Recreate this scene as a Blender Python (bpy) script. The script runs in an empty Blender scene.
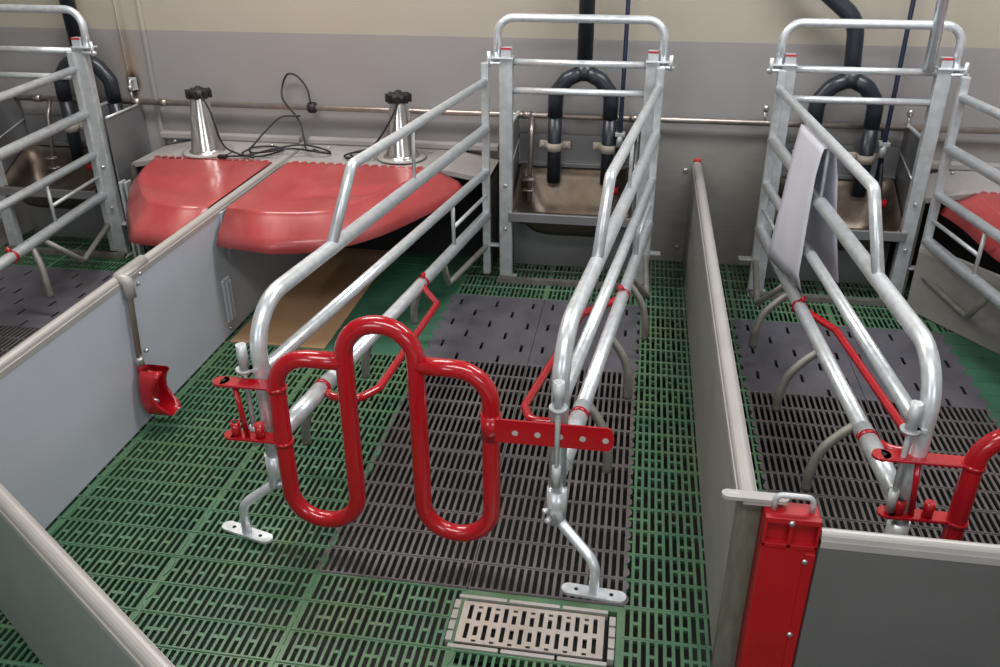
import bpy, bmesh, math, random
from mathutils import Vector, Matrix
random.seed(7)
S = bpy.context.scene
# ---------------------------------------------------------------- camera
cd = bpy.data.cameras.new('camera'); cam = bpy.data.objects.new('camera', cd)
S.collection.objects.link(cam); S.camera = cam
R3 = Matrix(((0.98747, -0.07005, 0.14150), (0.15776, 0.45303, -0.87742), (-0.00264, 0.88874, 0.45840)))
a = R3.row[0].normalized(); b = (R3.row[1] - a * a.dot(R3.row[1])).normalized(); c_ = a.cross(b)
R3 = Matrix((a, b, c_))
cam.matrix_world = Matrix.Translation((0, 0, 1.6)) @ R3.to_4x4()
cd.sensor_width = 36; cd.lens = 859.25 / 1000 * 36; cd.clip_start = .05; cd.clip_end = 60
# ---------------------------------------------------------------- world, lights, exposure
w = bpy.data.worlds.new('world'); S.world = w; w.use_nodes = True
bg = w.node_tree.nodes['Background']; bg.inputs[0].default_value = (.75, .82, 1, 1); bg.inputs[1].default_value = 1.0
def area(name, loc, rot, sx, sy, power, col):
    l = bpy.data.lights.new(name, 'AREA'); l.shape = 'RECTANGLE'; l.size = sx; l.size_y = sy; l.energy = power; l.color = col
    o = bpy.data.objects.new(name, l); o.location = loc; o.rotation_euler = rot; S.collection.objects.link(o); return o
area('ceiling_light', (-1.6, 2.95, 2.72), (0, 0, 0), 1.6, .5, 44, (1, .97, .93))
area('ceiling_light', (1.2, 2.85, 2.72), (0, 0, 0), 1.6, .5, 44, (.97, .98, 1))
area('ceiling_light', (-0.2, .3, 2.72), (0, 0, 0), 2.2, .6, 40, (1, .97, .93))
area('unseen_window_fill', (-1.9, -1.85, 1.75), (math.radians(80), 0, math.radians(-14)), 1.3, .9, 19, (.88, .94, 1))  # unseen windows behind the camera, added as front fill for upright panel faces
area('unseen_window_fill', (1.7, -1.85, 1.75), (math.radians(80), 0, math.radians(14)), 1.3, .9, 19, (.82, .91, 1))
S.view_settings.view_transform = 'Standard'; S.view_settings.look = 'None'
S.view_settings.gamma = 1; S.view_settings.use_curve_mapping = False
S.view_settings.exposure = 0.38

# ---------------------------------------------------------------- materials
def srgb(r, g, b):
    f = lambda v: (v / 255 / 12.92) if v / 255 <= .04045 else ((v / 255 + .055) / 1.055) ** 2.4
    return (f(r), f(g), f(b), 1)
def mat(name, col, rough=.5, metal=0, var=.12, scale=8, bump=0, coat=0, bscale=60, stretch=(1, 1, 1), rvar=.1, col2=None, amt=.5):
    m = bpy.data.materials.new(name); m.use_nodes = True; nt = m.node_tree; N = nt.nodes; L = nt.links
    p = N['Principled BSDF']; p.inputs['Metallic'].default_value = metal; p.inputs['Coat Weight'].default_value = coat
    p.inputs['Coat Roughness'].default_value = .1
    tc = N.new('ShaderNodeTexCoord'); mp = N.new('ShaderNodeMapping'); mp.inputs['Scale'].default_value = stretch
    L.new(tc.outputs['Object'], mp.inputs[0])
    n = N.new('ShaderNodeTexNoise'); n.inputs['Scale'].default_value = scale; n.inputs['Detail'].default_value = 6; L.new(mp.outputs[0], n.inputs[0])
    r = N.new('ShaderNodeValToRGB'); L.new(n.outputs[0], r.inputs[0])
    r.color_ramp.elements[0].position = .3; r.color_ramp.elements[1].position = .7
    c1 = [x * (1 - var) for x in col[:3]] + [1]; c2 = [min(1, x * (1 + var)) for x in col[:3]] + [1]
    r.color_ramp.elements[0].color = c1; r.color_ramp.elements[1].color = c2
    out = r.outputs[0]
    if col2:
        n2 = N.new('ShaderNodeTexNoise'); n2.inputs['Scale'].default_value = scale * .35; n2.inputs['Detail'].default_value = 8; n2.inputs['Roughness'].default_value = .7
        L.new(mp.outputs[0], n2.inputs[0])
        r2 = N.new('ShaderNodeValToRGB'); r2.color_ramp.elements[0].position = .45; r2.color_ramp.elements[1].position = .75
        r2.color_ramp.elements[1].color = (amt, amt, amt, 1); r2.color_ramp.elements[0].color = (0, 0, 0, 1); L.new(n2.outputs[0], r2.inputs[0])
        mx = N.new('ShaderNodeMixRGB'); L.new(r2.outputs[0], mx.inputs[0]); L.new(out, mx.inputs[1]); mx.inputs[2].default_value = col2; out = mx.outputs[0]
    L.new(out, p.inputs['Base Color'])
    mr = N.new('ShaderNodeMapRange'); mr.inputs['To Min'].default_value = max(.02, rough - rvar); mr.inputs['To Max'].default_value = min(1, rough + rvar)
    L.new(n.outputs[0], mr.inputs[0]); L.new(mr.outputs[0], p.inputs['Roughness'])
    if bump:
        n3 = N.new('ShaderNodeTexNoise'); n3.inputs['Scale'].default_value = bscale; L.new(tc.outputs['Object'], n3.inputs[0])
        bm_ = N.new('ShaderNodeBump'); bm_.inputs['Strength'].default_value = bump; bm_.inputs['Distance'].default_value = .002
        L.new(n3.outputs[0], bm_.inputs['Height']); L.new(bm_.outputs[0], p.inputs['Normal'])
    return m
M = dict(
    galv=mat('galvanised steel', srgb(218, 223, 227), .33, .56, .10, 40, rvar=.12),
    galvdull=mat('dull galvanised steel', srgb(186, 190, 192), .45, .4, .14, 30, rvar=.12),
    finger=mat('worn galvanised pipe', srgb(140, 138, 130), .5, .4, .14, 30, rvar=.1),
    steel=mat('stainless steel', srgb(104, 94, 84), .38, .85, .14, 6, stretch=(3, 3, 2), rvar=.12, col2=srgb(84, 62, 46), amt=.7),
    steelsheet=mat('grey sheet steel', srgb(140, 140, 142), .42, .6, .08, 5, rvar=.1),
    red=mat('red gloss paint', srgb(168, 14, 28), .22, 0, .06, 6, coat=.6, rvar=.05),
    redplastic=mat('red glass fibre', srgb(160, 58, 60), .34, 0, .10, 5, coat=.25, rvar=.10, col2=srgb(182, 104, 100), amt=.8, stretch=(1, .6, 1)),
    redpost=mat('red plastic', srgb(160, 16, 24), .4, 0, .12, 10, rvar=.1),
    panel=mat('grey plastic panel', srgb(178, 182, 192), .42, 0, .04, 3, rvar=.06),
    panelwet=mat('dark grey plastic panel', srgb(138, 135, 130), .4, 0, .08, 6, rvar=.08, stretch=(2, 2, 5), col2=srgb(150, 144, 134), amt=.4),
    gateleft=mat('weathered grey plastic panel', srgb(130, 134, 132), .4, 0, .06, 5, rvar=.08),
    rail=mat('pale grey profile', srgb(166, 162, 158), .42, .15, .05, 8),
    olive=mat('worn grey brown profile', srgb(98, 96, 84), .6, 0, .22, 14, bump=.2, stretch=(4, 4, 1)),
    green=mat('green plastic slat', srgb(70, 108, 80), .42, 0, .12, 7, bump=.2, col2=srgb(118, 124, 88), amt=.55, rvar=.1),
    greensolid=mat('green solid plastic', srgb(54, 96, 74), .5, 0, .14, 9, bump=.15, col2=srgb(44, 100, 70), amt=.6),
    black=mat('cast iron mat', srgb(86, 85, 93), .5, .1, .16, 9, bump=.25, bscale=120, col2=srgb(116, 104, 104), amt=.35),
    blackrib=mat('cast iron slats', srgb(90, 85, 86), .42, .1, .16, 9, bump=.25, bscale=120, col2=srgb(126, 116, 108), amt=.5),
    peach=mat('tan creep board', srgb(176, 140, 106), .7, 0, .06, 5, bump=.1),
    pit=mat('dark slurry pit', srgb(26, 25, 24), .35, 0, .3, 5),
    dark=mat('black plastic pipe', srgb(38, 42, 50), .33, 0, .15, 12),
    rodblue=mat('dark blue rod', srgb(20, 32, 56), .4, 0, .1, 10),
    rubber=mat('black rubber', srgb(24, 23, 24), .55, 0, .1, 20),
    alu=mat('polished aluminium', srgb(222, 218, 214), .2, .95, .06, 10, rvar=.06),
    shelf=mat('grey glass fibre shelf', srgb(150, 145, 142), .55, 0, .08, 7, bump=.1, col2=srgb(166, 160, 156), amt=.4),
    copper=mat('weathered steel pipe', srgb(168, 156, 148), .35, .8, .14, 20),
    white=mat('white paper', srgb(214, 214, 226), .6, 0, .02, 5),
    collar=mat('beige plastic collar', srgb(170, 160, 148), .5, 0, .08, 10),
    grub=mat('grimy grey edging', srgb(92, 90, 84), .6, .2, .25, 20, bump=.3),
    hole=mat('dark hole and shade fill', srgb(20, 20, 20), .8),
    concrete=mat('painted concrete', srgb(160, 158, 152), .8, 0, .06, 3),
    ceil=mat('white ceiling board', srgb(205, 204, 198), .8, 0, .03, 3),
    column=mat('beige conduit', srgb(160, 152, 140), .6, 0, .06, 3),
    bolt=mat('zinc bolt', srgb(200, 200, 198), .3, .85, .05, 20),
    sticker=mat('red sticker', srgb(178, 40, 50), .5),
)
def wall_mat():
    m = mat('two tone painted wall', srgb(164, 156, 143), .7, 0, .03, 2, bump=.1)
    nt = m.node_tree; N = nt.nodes; L = nt.links; p = N['Principled BSDF']
    src = p.inputs['Base Color'].links[0].from_socket
    tc = N.new('ShaderNodeTexCoord'); sp = N.new('ShaderNodeSeparateXYZ'); L.new(tc.outputs['Object'], sp.inputs[0])
    lt = N.new('ShaderNodeMath'); lt.operation = 'LESS_THAN'; lt.inputs[1].default_value = 1.018; L.new(sp.outputs[2], lt.inputs[0])
    n = N.new('ShaderNodeTexNoise'); n.inputs['Scale'].default_value = 2; n.inputs['Detail'].default_value = 5; L.new(tc.outputs['Object'], n.inputs[0])
    r = N.new('ShaderNodeValToRGB'); r.color_ramp.elements[0].color = srgb(132, 129, 128); r.color_ramp.elements[1].color = srgb(148, 145, 144); L.new(n.outputs[0], r.inputs[0])
    mx = N.new('ShaderNodeMixRGB'); L.new(lt.outputs[0], mx.inputs[0]); L.new(src, mx.inputs[1]); L.new(r.outputs[0], mx.inputs[2])
    # rust run under the conduit bracket: a stain with its own place on the wall
    out = mx.outputs[0]
    def wall_spot(cx, cz, rx, rz, col, k):
        nonlocal out
        mp = N.new('ShaderNodeMapping'); mp.inputs['Location'].default_value = (-cx / rx, 0, -cz / rz); mp.inputs['Scale'].default_value = (1 / rx, 0, 1 / rz)
        L.new(tc.outputs['Object'], mp.inputs[0])
        g = N.new('ShaderNodeTexGradient'); g.gradient_type = 'SPHERICAL'; L.new(mp.outputs[0], g.inputs[0])
        mu = N.new('ShaderNodeMath'); mu.operation = 'MULTIPLY'; mu.inputs[1].default_value = k; L.new(g.outputs[1], mu.inputs[0])
        x = N.new('ShaderNodeMixRGB'); L.new(mu.outputs[0], x.inputs[0]); L.new(out, x.inputs[1]); x.inputs[2].default_value = col; out = x.outputs[0]
    wall_spot(-2.44, .84, .07, .22, srgb(140, 112, 78), .7)
    wall_spot(-2.44, .775, .05, .07, srgb(52, 40, 30), 1.6)
    wall_spot(-2.68, .80, .20, .26, srgb(70, 68, 68), .9)  # soft grey oval on the wall around the left feed pipe
    L.new(out, p.inputs['Base Color']); return m
M['wall'] = wall_mat()

# ---------------------------------------------------------------- helpers
def add(name, me, m, parent=None, smooth=False, loc=None):
    o = bpy.data.objects.new(name, me); S.collection.objects.link(o)
    me.materials.append(m if not isinstance(m, str) else M[m])
    if smooth:
        for p in me.polygons: p.use_smooth = True
    if parent: o.parent = parent; o.matrix_parent_inverse = Matrix.Identity(4)
    if loc is not None: o.location = loc
    return o
def thing(name, label, cat, loc=(0, 0, 0), group=None):
    o = bpy.data.objects.new(name, None); S.collection.objects.link(o); o.location = loc; o.empty_display_size = .05
    o['label'] = label; o['category'] = cat
    if group: o['group'] = group
    return o
def tag(o, label, cat, group=None, kind=None):
    o['label'] = label; o['category'] = cat
    if group: o['group'] = group
    if kind: o['kind'] = kind
    return o
class MB:
    """collects solids in world coordinates; build() makes one mesh relative to its parent's location"""
    def __init__(s): s.v = []; s.f = []; s.sm = []; s.st = []
    def quad(s, vs, fs, sm=False):
        b0 = len(s.v); s.st.append((b0, len(s.f))); s.v += [tuple(p) for p in vs]
        for f in fs: s.f.append([b0 + i for i in f]); s.sm.append(sm)
    def box(s, x0, x1, y0, y1, z0, z1, bev=0, mt=None):
        if bev:
            bm = bmesh.new(); bmesh.ops.create_cube(bm, size=1)
            for v in bm.verts: v.co = Vector(((x0 + x1) / 2 + v.co.x * (x1 - x0), (y0 + y1) / 2 + v.co.y * (y1 - y0), (z0 + z1) / 2 + v.co.z * (z1 - z0)))
            bmesh.ops.bevel(bm, geom=bm.edges[:], offset=bev, segments=2, affect='EDGES', profile=.5)
            s.bm(bm, mt)
        else:
            V = [(x, y, z) for z in (z0, z1) for y in (y0, y1) for x in (x0, x1)]
            if mt: V = [mt @ Vector(p) for p in V]
            s.quad(V, [(0, 2, 3, 1), (4, 5, 7, 6), (0, 1, 5, 4), (2, 6, 7, 3), (0, 4, 6, 2), (1, 3, 7, 5)])
    def bm(s, bm, mt=None, sm=False):
        bm.verts.index_update(); V = [(mt @ v.co) if mt else v.co.copy() for v in bm.verts]
        s.quad(V, [[v.index for v in f.verts] for f in bm.faces], sm); bm.free()
    def up(s, dz): s.v = [(p[0], p[1], p[2] + dz) for p in s.v]
    def tube(s, pts, r, n=12, closed=False, fil=0, cap=True, seg=6):
        pts = [Vector(p) for p in pts]
        if fil: pts = fillet(pts, fil, seg, closed)
        m = len(pts); T = []
        for i in range(m):
            if closed: t = pts[(i + 1) % m] - pts[i - 1]
            else: t = pts[min(i + 1, m - 1)] - pts[max(i - 1, 0)]
            T.append(t.normalized())
        u = T[0].orthogonal().normalized(); V = []
        for i in range(m):
            u = (u - T[i] * u.dot(T[i])).normalized(); w_ = T[i].cross(u)
            rr = r[i] if isinstance(r, (list, tuple)) else r
            for k in range(n):
                an = 2 * math.pi * k / n; V.append(pts[i] + (u * math.cos(an) + w_ * math.sin(an)) * rr)
        F = [(i * n + k, i * n + (k + 1) % n, (i + 1) * n + (k + 1) % n, (i + 1) * n + k) for i in range(m - 1) for k in range(n)]
        s.quad(V, F, True)
        if cap:
            b0 = len(s.v) - m * n
            s.f.append([b0 + k for k in range(n)][::-1]); s.sm.append(False)
            s.f.append([b0 + (m - 1) * n + k for k in range(n)]); s.sm.append(False)
    def lathe(s, prof, c, n=28, axis=None):
        """prof: (radius, height) pairs"""
        q = Vector(axis).to_track_quat('Z', 'Y').to_matrix() if axis else Matrix.Identity(3)
        V = [Vector(c) + q @ Vector((r * math.cos(2 * math.pi * k / n), r * math.sin(2 * math.pi * k / n), z)) for r, z in prof for k in range(n)]
        F = [(i * n + k, i * n + (k + 1) % n, (i + 1) * n + (k + 1) % n, (i + 1) * n + k) for i in range(len(prof) - 1) for k in range(n)]
        s.quad(V, F, True)
        b0 = len(s.v) - len(V)
        if prof[0][0] > 1e-5: s.f.append([b0 + k for k in range(n)][::-1]); s.sm.append(False)
        if prof[-1][0] > 1e-5: s.f.append([b0 + (len(prof) - 1) * n + k for k in range(n)]); s.sm.append(False)
    def prism(s, poly, d, sm=False):
        """extrude a planar polygon by vector d"""
        n = len(poly); d = Vector(d); A = [Vector(p) for p in poly]
        s.quad(A + [p + d for p in A], [list(range(n))[::-1], list(range(n, 2 * n))] + [(i, (i + 1) % n, n + (i + 1) % n, n + i) for i in range(n)], sm)
    def split(s, name, m, parent=None):
        """every solid collected becomes an object of its own"""
        st = s.st + [(len(s.v), len(s.f))]; out = []
        for (v0, f0), (v1, f1) in zip(st, st[1:]):
            q = MB(); q.v = s.v[v0:v1]; q.f = [[i - v0 for i in f] for f in s.f[f0:f1]]; q.sm = s.sm[f0:f1]; out.append(q.build(name, m, parent))
        return out
    def build(s, name, m, parent=None):
        off = Vector((0, 0, 0)); o = parent
        while o is not None: off += o.location; o = o.parent
        me = bpy.data.meshes.new(name); me.from_pydata([Vector(p) - off for p in s.v], [], s.f)
        for p, sm in zip(me.polygons, s.sm): p.use_smooth = sm
        me.validate(); bm = bmesh.new(); bm.from_mesh(me); bmesh.ops.recalc_face_normals(bm, faces=bm.faces); bm.to_mesh(me); bm.free()
        return add(name, me, m, parent)
def fillet(pts, r, seg=6, closed=False):
    out = []; n = len(pts)
    for i in range(n):
        if not closed and i in (0, n - 1): out.append(pts[i]); continue
        p = pts[i]; a = pts[i - 1] - p; b = pts[(i + 1) % n] - p; la, lb = a.length, b.length
        if la < 1e-6 or lb < 1e-6: continue
        a /= la; b /= lb; an = a.angle(b, math.pi)
        if an > math.radians(175): out.append(p); continue
        d = min(r / math.tan(an / 2), la * .49, lb * .49)
        p0 = p + a * d; p1 = p + b * d; rad = d * math.tan(an / 2); cen = p + (a + b).normalized() * (rad / math.sin(an / 2))
        v0 = p0 - cen; v1 = p1 - cen; w_ = v0.angle(v1)
        for k in range(seg + 1):
            t = k / seg; out.append(cen + (v0 * math.sin((1 - t) * w_) + v1 * math.sin(t * w_)) / math.sin(w_))
    return out
def bez(pts, n=8):
    """smooth Catmull-Rom through points"""
    P = [Vector(p) for p in pts]; P = [P[0] * 2 - P[1]] + P + [P[-1] * 2 - P[-2]]; out = []
    for i in range(1, len(P) - 2):
        for k in range(n):
            t = k / n; a, b, c, d = P[i - 1:i + 3]
            out.append(.5 * ((2 * b) + (c - a) * t + (2 * a - 5 * b + 4 * c - d) * t * t + (3 * b - a - 3 * c + d) * t ** 3))
    out.append(P[-2]); return out
def one(fn, name, m, parent=None):
    b = MB(); fn(b); return b.build(name, m, parent)
def struct(o): o['kind'] = 'structure'; return o
def bolt_mb(b, p, ax, r=.008, h=.006):
    b.lathe([(r, 0), (r, h), (r * .6, h + r * .4)], p, 10, ax)

# ---------------------------------------------------------------- room
struct(one(lambda b: b.box(-4.6, 3.6, 3.95, 4.05, -.5, 2.8), 'wall_back', 'wall'))
struct(one(lambda b: b.box(-4.7, -4.6, -2.2, 4.05, -.5, 2.8), 'wall_left', 'concrete'))
struct(one(lambda b: b.box(3.6, 3.7, -2.2, 4.05, -.5, 2.8), 'wall_right', 'concrete'))
struct(one(lambda b: b.box(-4.6, 3.6, -2.2, -2.1, -.5, 2.8), 'wall_front', 'concrete'))
struct(one(lambda b: b.box(-4.7, 3.7, -2.2, 4.05, 2.8, 2.88), 'ceiling', 'ceil'))
# ---------------------------------------------------------------- slatted floor
PX, PY = .02, .1
def plate(b, X0, X1, Y0, Y1, cols, z=0, depth=.014, ends=True):
    """cols: list of (xa, xb, [(ya, yb), ...]) slots cut through a plate"""
    x = X0; cols = sorted(cols)
    def top(xa, xb, ya, yb):
        if xb - xa > 1e-5 and yb - ya > 1e-5: b.quad([(xa, ya, z), (xb, ya, z), (xb, yb, z), (xa, yb, z)], [(0, 1, 2, 3)])
    for xa, xb, sl in cols:
        top(x, xa, Y0, Y1); y = Y0
        for ya, yb in sorted(sl):
            top(xa, xb, y, ya)
            P = [(xa, ya), (xb, ya), (xb, yb), (xa, yb)]; zz = z - depth; e = min(.003, depth * .25)
            Q = [(xa - e, ya - e), (xb + e, ya - e), (xb + e, yb + e), (xa - e, yb + e)]
            b.quad([(p[0], p[1], z) for p in P] + [(p[0], p[1], zz) for p in Q], [(i, (i + 1) % 4, 4 + (i + 1) % 4, 4 + i) for i in range(4)])
            y = yb
        top(xa, xb, y, Y1); x = xb
    top(x, X1, Y0, Y1)
    P = [(X0, Y0), (X1, Y0), (X1, Y1), (X0, Y1)]
    b.quad([(p[0], p[1], z) for p in P] + [(p[0], p[1], z - depth) for p in P], [(i, (i + 1) % 4, 4 + (i + 1) % 4, 4 + i) for i in range(4)])
PAT = ['SSFSFSFSFFSFSFSFSSF', 'FSFSSSFFSFSFSSFSFSF', 'SFSFSFFSSFSFSFSSSFS', 'SFSSSSFSFSFSFFSFSSF']
def slat_tile(b, X0, X1, Y0, Y1, split=True, z=0, wslot=.0116, ridge=True):
    n = int(round((X1 - X0) / PX)); mg = .009 if X1 - X0 > .3 and split else 0; px = (X1 - X0 - 2 * mg) / n; m = max(1, int(round((Y1 - Y0) / PY))); py = (Y1 - Y0) / m
    cols = []
    for i in range(n):
        xc = X0 + mg + (i + .5) * px; sl = []
        for j in range(m):
            ya = Y0 + j * py + .0058; yb = Y0 + (j + 1) * py - .0058
            gi = int(round(xc / PX)); gj = int(round((Y0 + j * py) / PY))
            if split and PAT[gj % 4][(gi + (gj * 3)) % 19] == 'S':
                ym = (ya + yb) / 2; sl += [(ya, ym - .005), (ym + .005, yb)]
            else: sl.append((ya, yb))
        cols.append((xc - wslot / 2, xc + wslot / 2, sl))
    plate(b, X0, X1, Y0, Y1, cols, z)
    if ridge:
        for j in range(m + 1):
            y = Y0 + j * py; y = min(max(y, Y0 + .0035), Y1 - .0035)
            b.quad([(X0, y - .0035, z), (X1, y - .0035, z), (X1, y + .0035, z), (X0, y + .0035, z), (X0, y - .0015, z + .003), (X1, y - .0015, z + .003), (X1, y + .0015, z + .003), (X0, y + .0015, z + .003)],
                   [(0, 1, 5, 4), (4, 5, 6, 7), (7, 6, 2, 3), (0, 4, 7, 3), (1, 2, 6, 5)])
def teeth(b, x, y0, y1, side, z=.0012, n=9, amp=.014):
    """interlocking rounded teeth along a tile's long edge"""
    p = (y1 - y0) / n
    for k in range(n):
        yc = y0 + (k + .5) * p
        poly = [(x, yc - p * .42, z - .012)] + [(x + side * amp * math.sin(math.pi * t / 6) ** .6, yc + p * .30 * -math.cos(math.pi * t / 6), z - .012) for t in range(1, 6)] + [(x, yc + p * .42, z - .012)]
        b.prism(poly, (0, 0, .012))
XB = [-3.15, -2.75, -2.35, -1.95, -1.55, -1.15, -.75, -.35, .05]
YB = [.44, 1.035, 1.63, 2.225, 2.82, 3.41, 3.95]
fl = MB()
blk = set()
for j in range(6):
    for i in range(8):
        X0, X1 = XB[i], XB[i + 1]; Y0, Y1 = YB[j], YB[j + 1]
        if i in (6, 7) and 2 <= j <= 4: continue          # black tiles of the middle crate
        if i in (0, 1) and 1 <= j <= 4: continue          # black tiles of the left crate
        if i in (5, 4) and j == 4: continue               # solid green and tan nest floor
        if i in (4, 5) and j == 5: continue
        if i == 7 and j == 1:                              # leave room for the metal grate
            slat_tile(fl, X0, X1, Y0, 1.432); continue
        if j == 0 and i > 5: continue
        slat_tile(fl, X0, X1, Y0, Y1)
        if i < 7 and j < 5: teeth(fl, X1, Y0, Y1, 1 if (i + j) % 2 else -1, n=7, amp=.009, z=.0028)
for j in range(1, 6): slat_tile(fl, .05, .27, YB[j], YB[j + 1])
YR = [1.035, 1.57, 2.165, 2.755, 3.34, 3.95]
for j in range(5):
    slat_tile(fl, .27, .46, YR[j], YR[j + 1])
    if j == 4:
        for x in (.46, .86, 1.26, 1.66): slat_tile(fl, x, x + .4, YR[j], YR[j + 1])
    elif j < 3: slat_tile(fl, 1.26, 1.66, YR[j], YR[j + 1])
for q in ((.034, .05, 1.432, 1.63), (-.35, .034, 1.611, 1.63), (-.35, .034, 1.432, 1.4345), (-.242, -.236, 1.596, 1.612), (-.108, -.102, 1.596, 1.612)): fl.box(*q, -.03, .0)
floor = struct(fl.build('floor', 'green'))
struct(one(lambda b: b.box(-4.6, 3.6, -2.1, 3.95, -.34, -.30), 'floor', 'pit'))
struct(one(lambda b: b.box(-4.6, 3.6, -2.1, .44, -.12, -.0), 'floor', 'concrete'))
struct(one(lambda b: b.box(2.06, 3.6, .44, 3.95, -.12, 0), 'floor', 'concrete'))
struct(one(lambda b: b.box(-4.6, -3.15, .44, 3.95, -.12, 0), 'floor', 'concrete'))
def solid_tile(X0, X1, Y0, Y1, tl, tr):
    b = MB(); cols = {}
    m = 6; py = (Y1 - Y0) / m
    for j in range(m):
        yc = Y1 - .075 - j * .0975
        xs = (.042, .2, .358) if j % 2 == 0 else (.12, .28)
        for q in xs: cols.setdefault(q, []).append((yc - .028, yc + .028))
    plate(b, X0, X1, Y0, Y1, [(X0 + q - .0055, X0 + q + .0055, s) for q, s in cols.items()], z=.002)
    if tl: teeth(b, X0, Y0, Y1, -1, z=.0022, n=7, amp=.02)
    if tr: teeth(b, X1, Y0, Y1, 1, z=.0022, n=7, amp=.02)
    return b.build('solid_tile', 'black')
def rib_tile(X0, X1, Y0, Y1, tl, tr):
    b = MB(); slat_tile(b, X0, X1, Y0, Y1, split=False, z=.002, wslot=.0115)
    if tl: teeth(b, X0, Y0, Y1, -1, z=.0024, n=12, amp=.012)
    if tr: teeth(b, X1, Y0, Y1, 1, z=.0024, n=12, amp=.012)
    return b.build('slatted_tile', 'blackrib')
def crate_floor(xs, ys, place, names):
    nj = len(ys) - 1
    for j in range(nj):
        for i in range(2):
            top = j == nj - 1; g = .001
            a = (xs[i] + g, xs[i + 1] - g, ys[j] + g, ys[j + 1] - g, i == 0, i == 1)
            lr = ('left', 'right')[i]
            if top: tag(solid_tile(*a), 'black solid floor tile with few slots, %s one at the back of %s' % (lr, place.replace('the ', '').replace(' floor', '')), 'tile', 'black solid floor tiles')
            else: tag(rib_tile(*a), 'black slatted floor tile, %s column, %s row of %s' % (lr, names[j], place), 'tile', 'black slatted floor tiles')
crate_floor([-.75, -.35, .05], [1.63, 2.225, 2.82, 3.41], 'the middle crate floor', ['front', 'second'])
crate_floor([.46, .86, 1.26], [1.57, 2.165, 2.755, 3.34], 'the right crate floor', ['front', 'second'])
crate_floor([-3.15, -2.75, -2.35], [1.035, 1.63, 2.225, 2.82, 3.41], 'the left crate floor', ['nearest', 'third', 'second'])
def green_solid(X0, X1, Y0, Y1, label):
    b = MB(); plate(b, X0 + .001, X1 - .001, Y0 + .001, Y1 - .001, [], z=.001)
    n = 6
    for k in range(1, n):
        y = Y0 + (Y1 - Y0) * k / n; b.box(X0 + .03, X1 - .02, y - .0015, y + .0015, .001, .0022)
    teeth(b, X0, Y0, Y1, -1, z=.0016, n=6, amp=.01)
    tag(b.build('green_tile', 'greensolid'), label, 'tile', 'green solid floor tiles')
green_solid(-1.15, -.75, 2.82, 3.41, 'green solid floor tile between the tan board and the middle black tiles')
green_solid(-1.15, -.75, 3.41, 3.87, 'green solid floor tile furthest back, under the red lid of the middle pen')
green_solid(1.26, 1.66, 2.755, 3.34, 'green solid floor tile right of the black tiles, far side of the right crate')
green_solid(1.26, 1.66, 2.165, 2.755, 'green solid floor tile nearer the camera at the right edge of the photo')
tag(one(lambda b: (b.box(-1.548, -1.155, 2.825, 3.865, -.02, .004, .002)), 'creep_board', 'peach'), 'flat tan board on the floor under the red nest cover beside the grey partition', 'floor board')
tag(one(lambda b: (b.box(1.665, 2.06, 2.17, 3.34, -.02, .003, .002)), 'creep_board', 'peach'), 'flat tan board under the nest cover at the far right, mostly hidden', 'floor board')
# metal grate
g = thing('metal_grate', 'small stainless steel floor grate with rounded slots in front of the black tiles', 'grate', (-.155, 1.52, 0))
b = MB(); cols = []
X0, X1, Y0, Y1 = -.348, .005, 1.455, 1.588
for k in range(15):
    x = X0 + .022 + k * (X1 - X0 - .044) / 14
    if k % 2 == 0: sl = [(Y0 + .012, Y0 + .060), (Y0 + .074, Y0 + .121)]
    else: sl = [(Y0 + .004, Y0 + .011), (Y0 + .024, Y0 + .053), (Y0 + .072, Y0 + .101), (Y0 + .112, Y0 + .119)]
    cols.append((x - .0052, x + .0052, sl))
plate(b, X0, X1, Y0, Y1, cols, z=.003, depth=.006); gp = b.build('slotted_plate', mat('brushed grate steel', srgb(182, 172, 164), .35, .5, .06, 12), g)
b = MB()
for (xa, xb, ya, yb) in ((-.365, -.242, 1.598, 1.609), (-.236, -.108, 1.598, 1.609), (-.102, .012, 1.598, 1.609), (-.362, -.240, 1.436, 1.447), (-.234, -.106, 1.436, 1.447), (-.100, .016, 1.436, 1.447)):
    b.box(xa, xb, ya, yb, -.02, .004, .0015)
for x in (-.37, .018):
    for k in range(4): b.box(x - .002, x + .014, 1.456 + k * .035, 1.485 + k * .035, -.02, .004, .0015)
b.split('edge_clip', 'rail', g)
b = MB(); b.box(-.352, .03, 1.436, 1.609, -.05, -.02); b.box(-.352, .009, 1.451, 1.592, -.02, -.012); b.build('tray', 'hole', g)

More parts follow.
